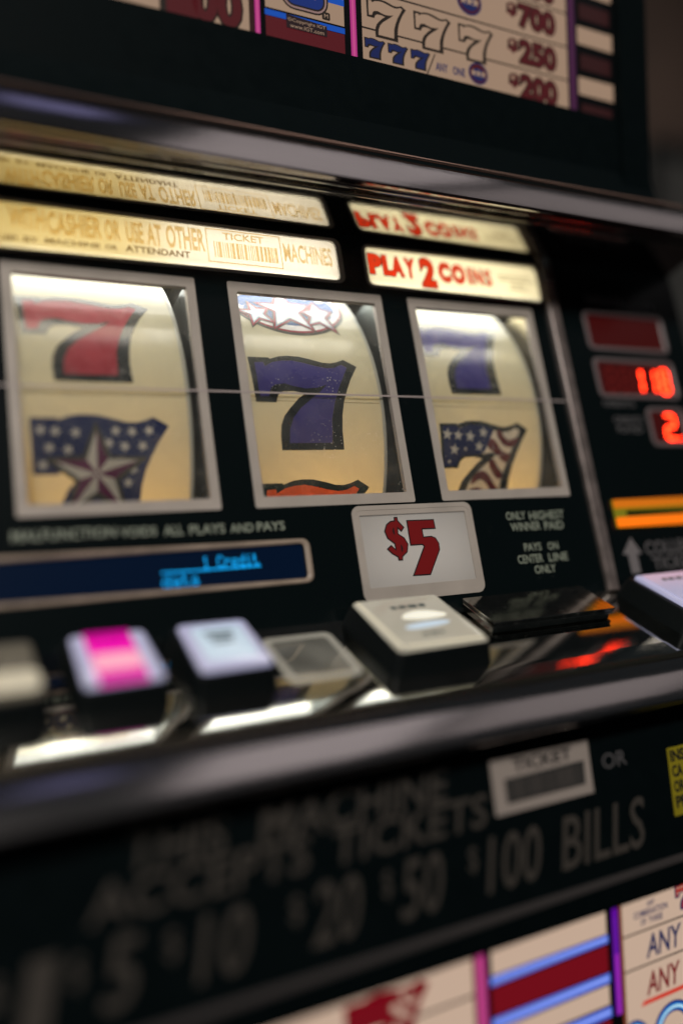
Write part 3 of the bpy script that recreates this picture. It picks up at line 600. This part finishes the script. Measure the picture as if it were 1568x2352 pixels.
# stacked cover plate on its dark base
q = M(); q.box(D, 108.5, 187, 1, 26.2, 0, 2.2, STEEL); pl_ = q.build("cover_plate", root)
for k in range(3):
    q = M(); e = .0 if k == 2 else .35; z0 = 2.2
    q.loft(D, [(rrect(106.6 + a, .2 + a, 188.4 - a, 28.4 - a, .8, 3), z0 + z_) for a, z_ in ((e + .3, k * 1.25), (e, k * 1.25 + .3), (e, k * 1.25 + .8), (e + .3, k * 1.25 + 1.1))], STEEL)
    q.build("steel_sheet", pl_, True)

# ================================================================ bill panel
q = M(); q.box(T, XL, XR, -66, 6, -6, 0, BLACKP); q.box(T, XL, XR, -80, -66, -30, -1, BLACKP); bp = q.build("bill_panel", root)
q = M(); q.loft(T, [(rrect(XL, -68.9, XR, -65.6, 1), -1), (rrect(XL, -68.8, XR, -65.7, 1), 2), (rrect(XL, -68.2, XR, -66.3, 1), 2.8)], mat("dull_ridge", (.05, .045, .045), .35)); q.build("panel_ridge", root, True)
q = M(); q.extrude([(-131, -287), (-134.2, -288), (-134.6, -297.6), (-132, -298.4), (-128, -298.4)], XL, XR, BLACKP); q.build("trim_strip", root)
letters(bp, [("THIS", -85.5, -50, -15.8, -3.0), ("MACHINE", -35.8, 47.0, -16.6, -3.2)], .2, TXTG, .015, T, .2)
letters(bp, [("ACCEPTS", -99, -18, -29.6, -16.9), ("TICKETS", -8, 65.4, -30.4, -17.4)], .2, TXTG, .015, T, .2)
letters(bp, [("OR", 134.6, 149.6, -19.4, -12.7)], .2, TXTD, .0, T)
for s, sh, u0, u1 in [("$", 1, -132, -126), ("1", 0, -122, -114), ("$", 1, -106, -101.5), ("5", 0, -96.5, -86), ("$", 1, -74, -69.5), ("10", 0, -64, -45.5), ("$", 1, -27, -22.6), ("20", 0, -19.5, 0), ("$", 1, 12.6, 16.4), ("50", 0, 19.4, 38.2), ("$", 1, 53.8, 58), ("100", 0, 61.6, 89.6), ("BILLS", 0, 102.3, 152.2)]:
    q = M(); q.text(T, s, u0, u1, -48 if sh else -57.4, -37.2 if sh else -35.4, .2, TXTG, .01, .22 if not sh else .1); q.build("lettering", bp)
q = M(); q.prism(T, [(71.1, -27.9), (126.8, -28.2), (127.4, -4.6), (71.3, -4.8)], .1, .3, PAPER); q.prism(T, [(77.8, -23.9), (122.6, -23.6), (123.4, -13.2), (77.8, -13.6)], .3, .42, mat("barcode_ground", (.03, .03, .03), .5))
q.text(T, "TICKET", 83.5, 116.4, -11.2, -6.2, .42, P_BLK, .03)
u = 79.5; random.seed(9)
while u < 120.5: bw = random.choice((.4, .7, 1.1)); q.poly(T, [(u, -22.6), (u + bw, -22.6), (u + bw, -14.6), (u, -14.6)], .5, mat("barcode_gap", (.08, .07, .065), .5) if u < 80 else bpy.data.materials["barcode_gap"]); u += bw + random.choice((.6, .9, 1.4))
q.build("ticket_picture", bp)
q = M(); q.prism(T, [(174.6, -48.6), (212, -48.6), (213, -16.8), (176.6, -16.8)], .1, .3, YEL)
for k, s in enumerate(("INS", "CA", "OR", "PE")): q.text(T, s, 178 - k * .3, 178 - k * .3 + (9.5 if k == 0 else 7), -23.4 - k * 7.2, -18.3 - k * 7.2, .4, P_BLK, .04)
q.build("warning_label", bp)

# ================================================================ upper award glass
q = M(); q.box(U, XL, 281, -58, 0, -4, .0, BLACKP); q.box(U, 257.5, 281, -58, 260, -6, 2.5, BLACKP); q.build("upper_panel", root)
q = M(); q.box(U, XL, 258, 0, 260, -6, -2.4, E_BLK); ag = q.build("award_glass", root)
H = -2.2
def quad(q, Fr, u0, u1, v0, v1, w, m): q.poly(Fr, [(u0, v0), (u1, v0), (u1, v1), (u0, v1)], w, m)
def field(name, par, Fr, u0, u1, v0, v1, m, w=None): q = M(); quad(q, Fr, u0, u1, v0, v1, H if w is None else w, m); return q.build(name, par)
field("cream_field", ag, U, XL, 11.2, 0, 90, E_CRM); field("cream_field", ag, U, 20, 64.6, 15.6, 90, E_CRM)
rows = [0, 18.0, 38.2, 58.6, 79, 99]
for k in range(5): field("cream_field", ag, U, 75.3, 218.4, rows[k] + (.4 if k else 0), rows[k + 1] - .4, E_CRM)
for k in range(4): field("cream_field", ag, U, 227, 255.8, 11.6 + 31 * k, 22.4 + 31 * k, E_CRM)
field("red_field", ag, U, 20, 64.6, 0, 11.4, E_RED)
for k in range(3): field("red_field", ag, U, 229, 254, 27.5 + 31 * k - .1, 36.8 + 31 * k, E_DRED)
field("red_field", ag, U, 229, 254, 0, 6.2, E_DRED)
field("blue_stripe", ag, U, 19.6, 64.8, 11.6, 14.6, E_BLU, H + .1); field("blue_stripe", ag, U, 46, 64.8, 26, 29.4, E_BLU, H + .1)
for name, m1, m2, a, b_ in (("pink_tube", E_PNK, E_PNKB, 14.2, 17.0), ("pink_tube", E_PNK, E_PNKB, 68.2, 71.8), ("purple_tube", mat("dull_purple", (.02, .01, .02), .4, emit=(.030, .005, .024), es=1), mat("dull_purple_core", (.02, .01, .02), .4, emit=(.050, .009, .042), es=1), 219.6, 225)):
    q = M(); quad(q, U, a, b_, 0, 90, H + .1, m1); quad(q, U, a + (b_ - a) * .3, b_ - (b_ - a) * .3, 0, 90, H + .2, m2); q.build(name, ag)
q = M(); quad(q, U, 11.6, 13.8, 0, 90, H + .05, E_DRED); q.build("red_line", ag)
for k in range(1, 5): field("row_line", ag, U, 75.3, 218.4, rows[k] - .5, rows[k] + .5, E_BLK2, H + .05)
def amount(q, s, u0, u1, v0, v1, m, m2=E_BLK2, f=1):
    q.text(U, s, u0, u1, v0, v1, H + .2, m2, .085 * f); q.text(U, s, u0, u1, v0, v1, H + .35, m, .045 * f)
q = M()
for s, v0 in (("200", 1.2), ("250", 21.6), ("700", 42.6), ("50", 62)):
    q = M(); amount(q, "$", 173.5, 179.5, v0 + 4.5, v0 + 12, E_MAR); amount(q, s, 182 if len(s) > 2 else 192, 208.5, v0, v0 + 13.0, E_MAR); q.build("award_amount", ag)
q = M(); amount(q, "$", -45, -38.5, 10, 20, E_MAR); amount(q, "1", -27, -19, 1.6, 20.5, E_MAR); amount(q, "0", -17.0, -6.2, 1.6, 20.5, E_MAR); amount(q, "0", -4.6, 6.2, 1.6, 20.5, E_MAR)
q.build("award_amount", ag)
def flat7(q, Fr, du, dv, s, mo, mi, w): q.poly(Fr, mv(seven_o, du, dv, s), w, mo); q.poly(Fr, mv(seven_i, du, dv, s), w + .12, mi)
for k in range(3): q = M(); flat7(q, U, 78.2 + 29.6 * k, 34.4, .40, E_BLK2, E_CRM, H + .15); q.build("seven_symbol", ag)
for k in range(3): q = M(); flat7(q, U, 76.2 + 14.4 * k, 13.0, .212, E_BLK2, E_NAVY, H + .15); q.build("blue_seven_symbol", ag)
letters(ag, [("ANY", 121.5, 129.5, 4.6, 9.0), ("ONE", 133, 141.2, 4.6, 9.0)], H + .2, E_NAVY, .03, U)
q = M(); q.poly(U, [(115.2, 1.0), (116, 1.0), (121.6, 13.4), (120.8, 13.4)], H + .15, E_BLK2); q.build("slash", ag)
for cu, cv, r in ((150.6, 8.4, 6.8), (146, 48.5, 8.6), (113, 50, 8.2)):
    q = M(); q.poly(U, ellipse(cu, cv, r, r * .92), H + .12, E_NAVY); q.poly(U, ellipse(cu, cv, r * .86, r * .78), H + .2, E_MAR); q.poly(U, ellipse(cu, cv - r * .1, r * .7, r * .55), H + .28, E_NAVY)
    for k in range(3): q.poly(U, star(cu - r * .5 + k * r * .5, cv, r * .34), H + .36, E_CRM)
    q.build("round_emblem", ag)
q = M()
for i, m_ in enumerate((E_BLK2, em("logo_edge", (.36, .22, .20), .7), E_BLK2, em("logo_blue", (.004, .02, .14), 1))): q.poly(U, rrect(28.4 + i * 1.0, 17.6 + i * .9, 55.4 - i * 1.0, 50, 7.5 - i), H + .2 + i * .1, m_)
q.text(U, "IGT", 36, 50, 25.4, 36, H + .7, E_CRM, .03)
q.prism(U, rrect(51.6, 16.4, 56.2, 20.4, .8), H + .2, H + .3, E_BLK2); q.text(U, "M", 52.8, 55.0, 17.4, 19.4, H + .4, E_CRM, .0); q.build("logo", ag)
q = M(); q.poly(U, [(31.2, 7.6), (54.2, 7.6), (54.2, 13.2), (31.2, 14.6)], H + .2, em("caption_ground", (.012, .004, .006), 1))
q.text(U, "©Copyright IGT", 32, 53.4, 10.8, 13.0, H + .3, E_CRM, .0); q.text(U, "www.IGT.com", 33.2, 52.4, 8.2, 10.2, H + .3, E_CRM, .0); q.build("caption", ag)

# ================================================================ belly glass
q = M(); q.box(B, XL, XR, -230, 3, -6, -2.4, E_BLK); bg = q.build("belly_glass", root)
for a, b_, c_, d_ in ((XL, 55.9, -17.9, -.5), (XL, 55.9, -60, -19), (65.6, 131.4, -13.2, -.5), (65.6, 131.4, -45.6, -36.6), (141.4, 300, -17.6, -.5), (141.4, 300, -34, -18.4), (141.4, 300, -90, -34.8)): field("cream_field", bg, B, a, b_, c_, d_, E_CRMB)
field("red_field", bg, B, 65, 131.6, -30.4, -18.4, E_REDB); field("red_field", bg, B, 65, 131.6, -64, -52.5, E_REDB)
for v1, h_ in ((-13.6, 3.8), (-31.2, 4.6), (-46.6, 4.8)):
    q = M(); quad(q, B, 64.6, 132.2, v1 - h_, v1, H + .1, E_NEON); quad(q, B, 65.4, 131.4, v1 - h_ * .7, v1 - h_ * .25, H + .2, E_NEON2); q.build("blue_stripe", bg)
q = M(); quad(q, B, 57.4, 62.4, -80, -.5, H + .1, E_PNK); quad(q, B, 58.8, 61.0, -80, -.5, H + .2, E_PNKB); q.build("pink_tube", bg)
q = M(); quad(q, B, 134.8, 138.8, -52, -.5, H + .1, E_PUR); quad(q, B, 135.9, 138.2, -52, -24, H + .2, E_PURB); q.build("purple_tube", bg)
q = M(); quad(q, B, 139.3, 141.0, -80, -.5, H + .1, E_ORG); q.build("orange_line", bg); field("orange_line", bg, B, 56.1, 56.9, -80, -.5, E_ORG, H + .1)
q = M(); q.text(B, "ANY", 156.0, 178.5, -31.2, -20.8, H + .2, E_NAVY, .02, .1); q.build("lettering", bg)
q = M(); q.text(B, "ANY", 155.0, 176.5, -48.6, -38.4, H + .2, E_REDB, .02, .1); q.build("lettering", bg)
letters(bg, [("ANY", 157.6, 162.8, -7.2, -4.6), ("COMBINATION", 148.8, 171.2, -11.2, -8.2), ("OF", 153, 156.6, -15.2, -12.4), ("THREE", 158.4, 167.6, -15.2, -12.4)], H + .2, E_NAVY, .02, B)
q = M(); flat7(q, B, 176.5, -1.8, .26, E_NAVY, em("tiny_flag_red", (.4, .03, .02), .8), H + .15)
for k in range(3):
    for j in range(2): q.poly(B, star(178.6 + k * 2, -3.6 - j * 2.6, .8), H + .4, E_CRMB)
q.build("seven_symbol", bg)
q = M(); flat7(q, B, -5, -4.4, .63, E_REDB, E_REDB, H + .12)
for s_ in stripes[:4]: q.poly(B, smooth(mv([(x - 116.6, y + 14.2) for x, y in s_], -5, -4.0, .63), 1), H + .4, E_CRMB)
q.build("red_seven_symbol", bg)
q = M()
def neon(q, pts, r, m_, w):
    for i in range(len(pts) - 1):
        a = Vector(pts[i]); b_ = Vector(pts[i + 1]); e = (b_ - a).normalized(); n = Vector((-e.y, e.x)) * r; a -= e * r * .4; b_ += e * r * .4
        q.poly(B, [tuple(a + n), tuple(a - n), tuple(b_ - n), tuple(b_ + n)], w + i * .0006, m_)
for r, m_, w_ in ((2.6, E_NAVY, H + .5), (1.9, E_BLU, H + .7), (1.0, E_SKY, H + .9), (.45, em("neon_core", (.5, .75, .9), 1), H + 1.1)):
    neon(q, ellipse(145, -72, 8.6, 12, 22, -20, 200), r, m_, w_); neon(q, [(160, -82)] + ellipse(171, -68, 10.5, 9.5, 18, 190, 20), r, m_, w_ + .03)
q.build("neon_script", bg)
q = M(); q.poly(B, [(150.5, -52.8), (215, -52.8), (215, -50.6), (152.5, -50.6)], H + .3, em("neon_red", (.62, .05, .03), .9)); q.build("red_tube", bg)

# ================================================================ surroundings
q = M(); q.add([Vector(v) for v in ((-4, -4, 0), (5, -4, 0), (5, 4, 0), (-4, 4, 0))], [(0, 1, 2, 3)], mat("dark_carpet", (.03, .02, .022), .9, noise=.5, nscale=30)); q.build("floor", kind="structure")
q = M(); q.add([Vector(v) for v in ((-4, 2.6, 0), (5, 2.6, 0), (5, 2.6, 4.2), (-4, 2.6, 4.2))], [(0, 1, 2, 3)], mat("brown_wall", (.10, .068, .056), .8, noise=.3, nscale=2)); q.build("wall", kind="structure")
n_ = bpy.data.objects.new("gaming_cabinet", None); n_.location = (1.62, 1.2, 0); sc.collection.objects.link(n_)
n_["label"] = "dark grey cabinet with a rounded top standing out of focus behind the machine's upper corner"; n_["category"] = "cabinet"
XZ = F((0, 0.9, 0), (1, 0, 0), (0, 0, 1), (0, -1, 0))
q = M(); P = [(1285, 0), (2000, 0), (2000, 1760), (1800, 1812), (1560, 1852), (1340, 1868), (1295, 1858), (1285, 1840)]
q.prism(XZ, P, -500, 0, mat("charcoal_plastic", (.11, .11, .105), .5)); q.build("body", n_)
q = M(); q.prism(XZ, [P, grow(P, -26)], 0, 14, mat("dull_grey_trim", (.012, .015, .016), .4)); q.prism(XZ, [(1311, 60), (1322, 60), (1322, 1836), (1311, 1830)], 0, 16, mat("edge_grey", (.09, .075, .07), .3)); q.build("front_trim", n_)
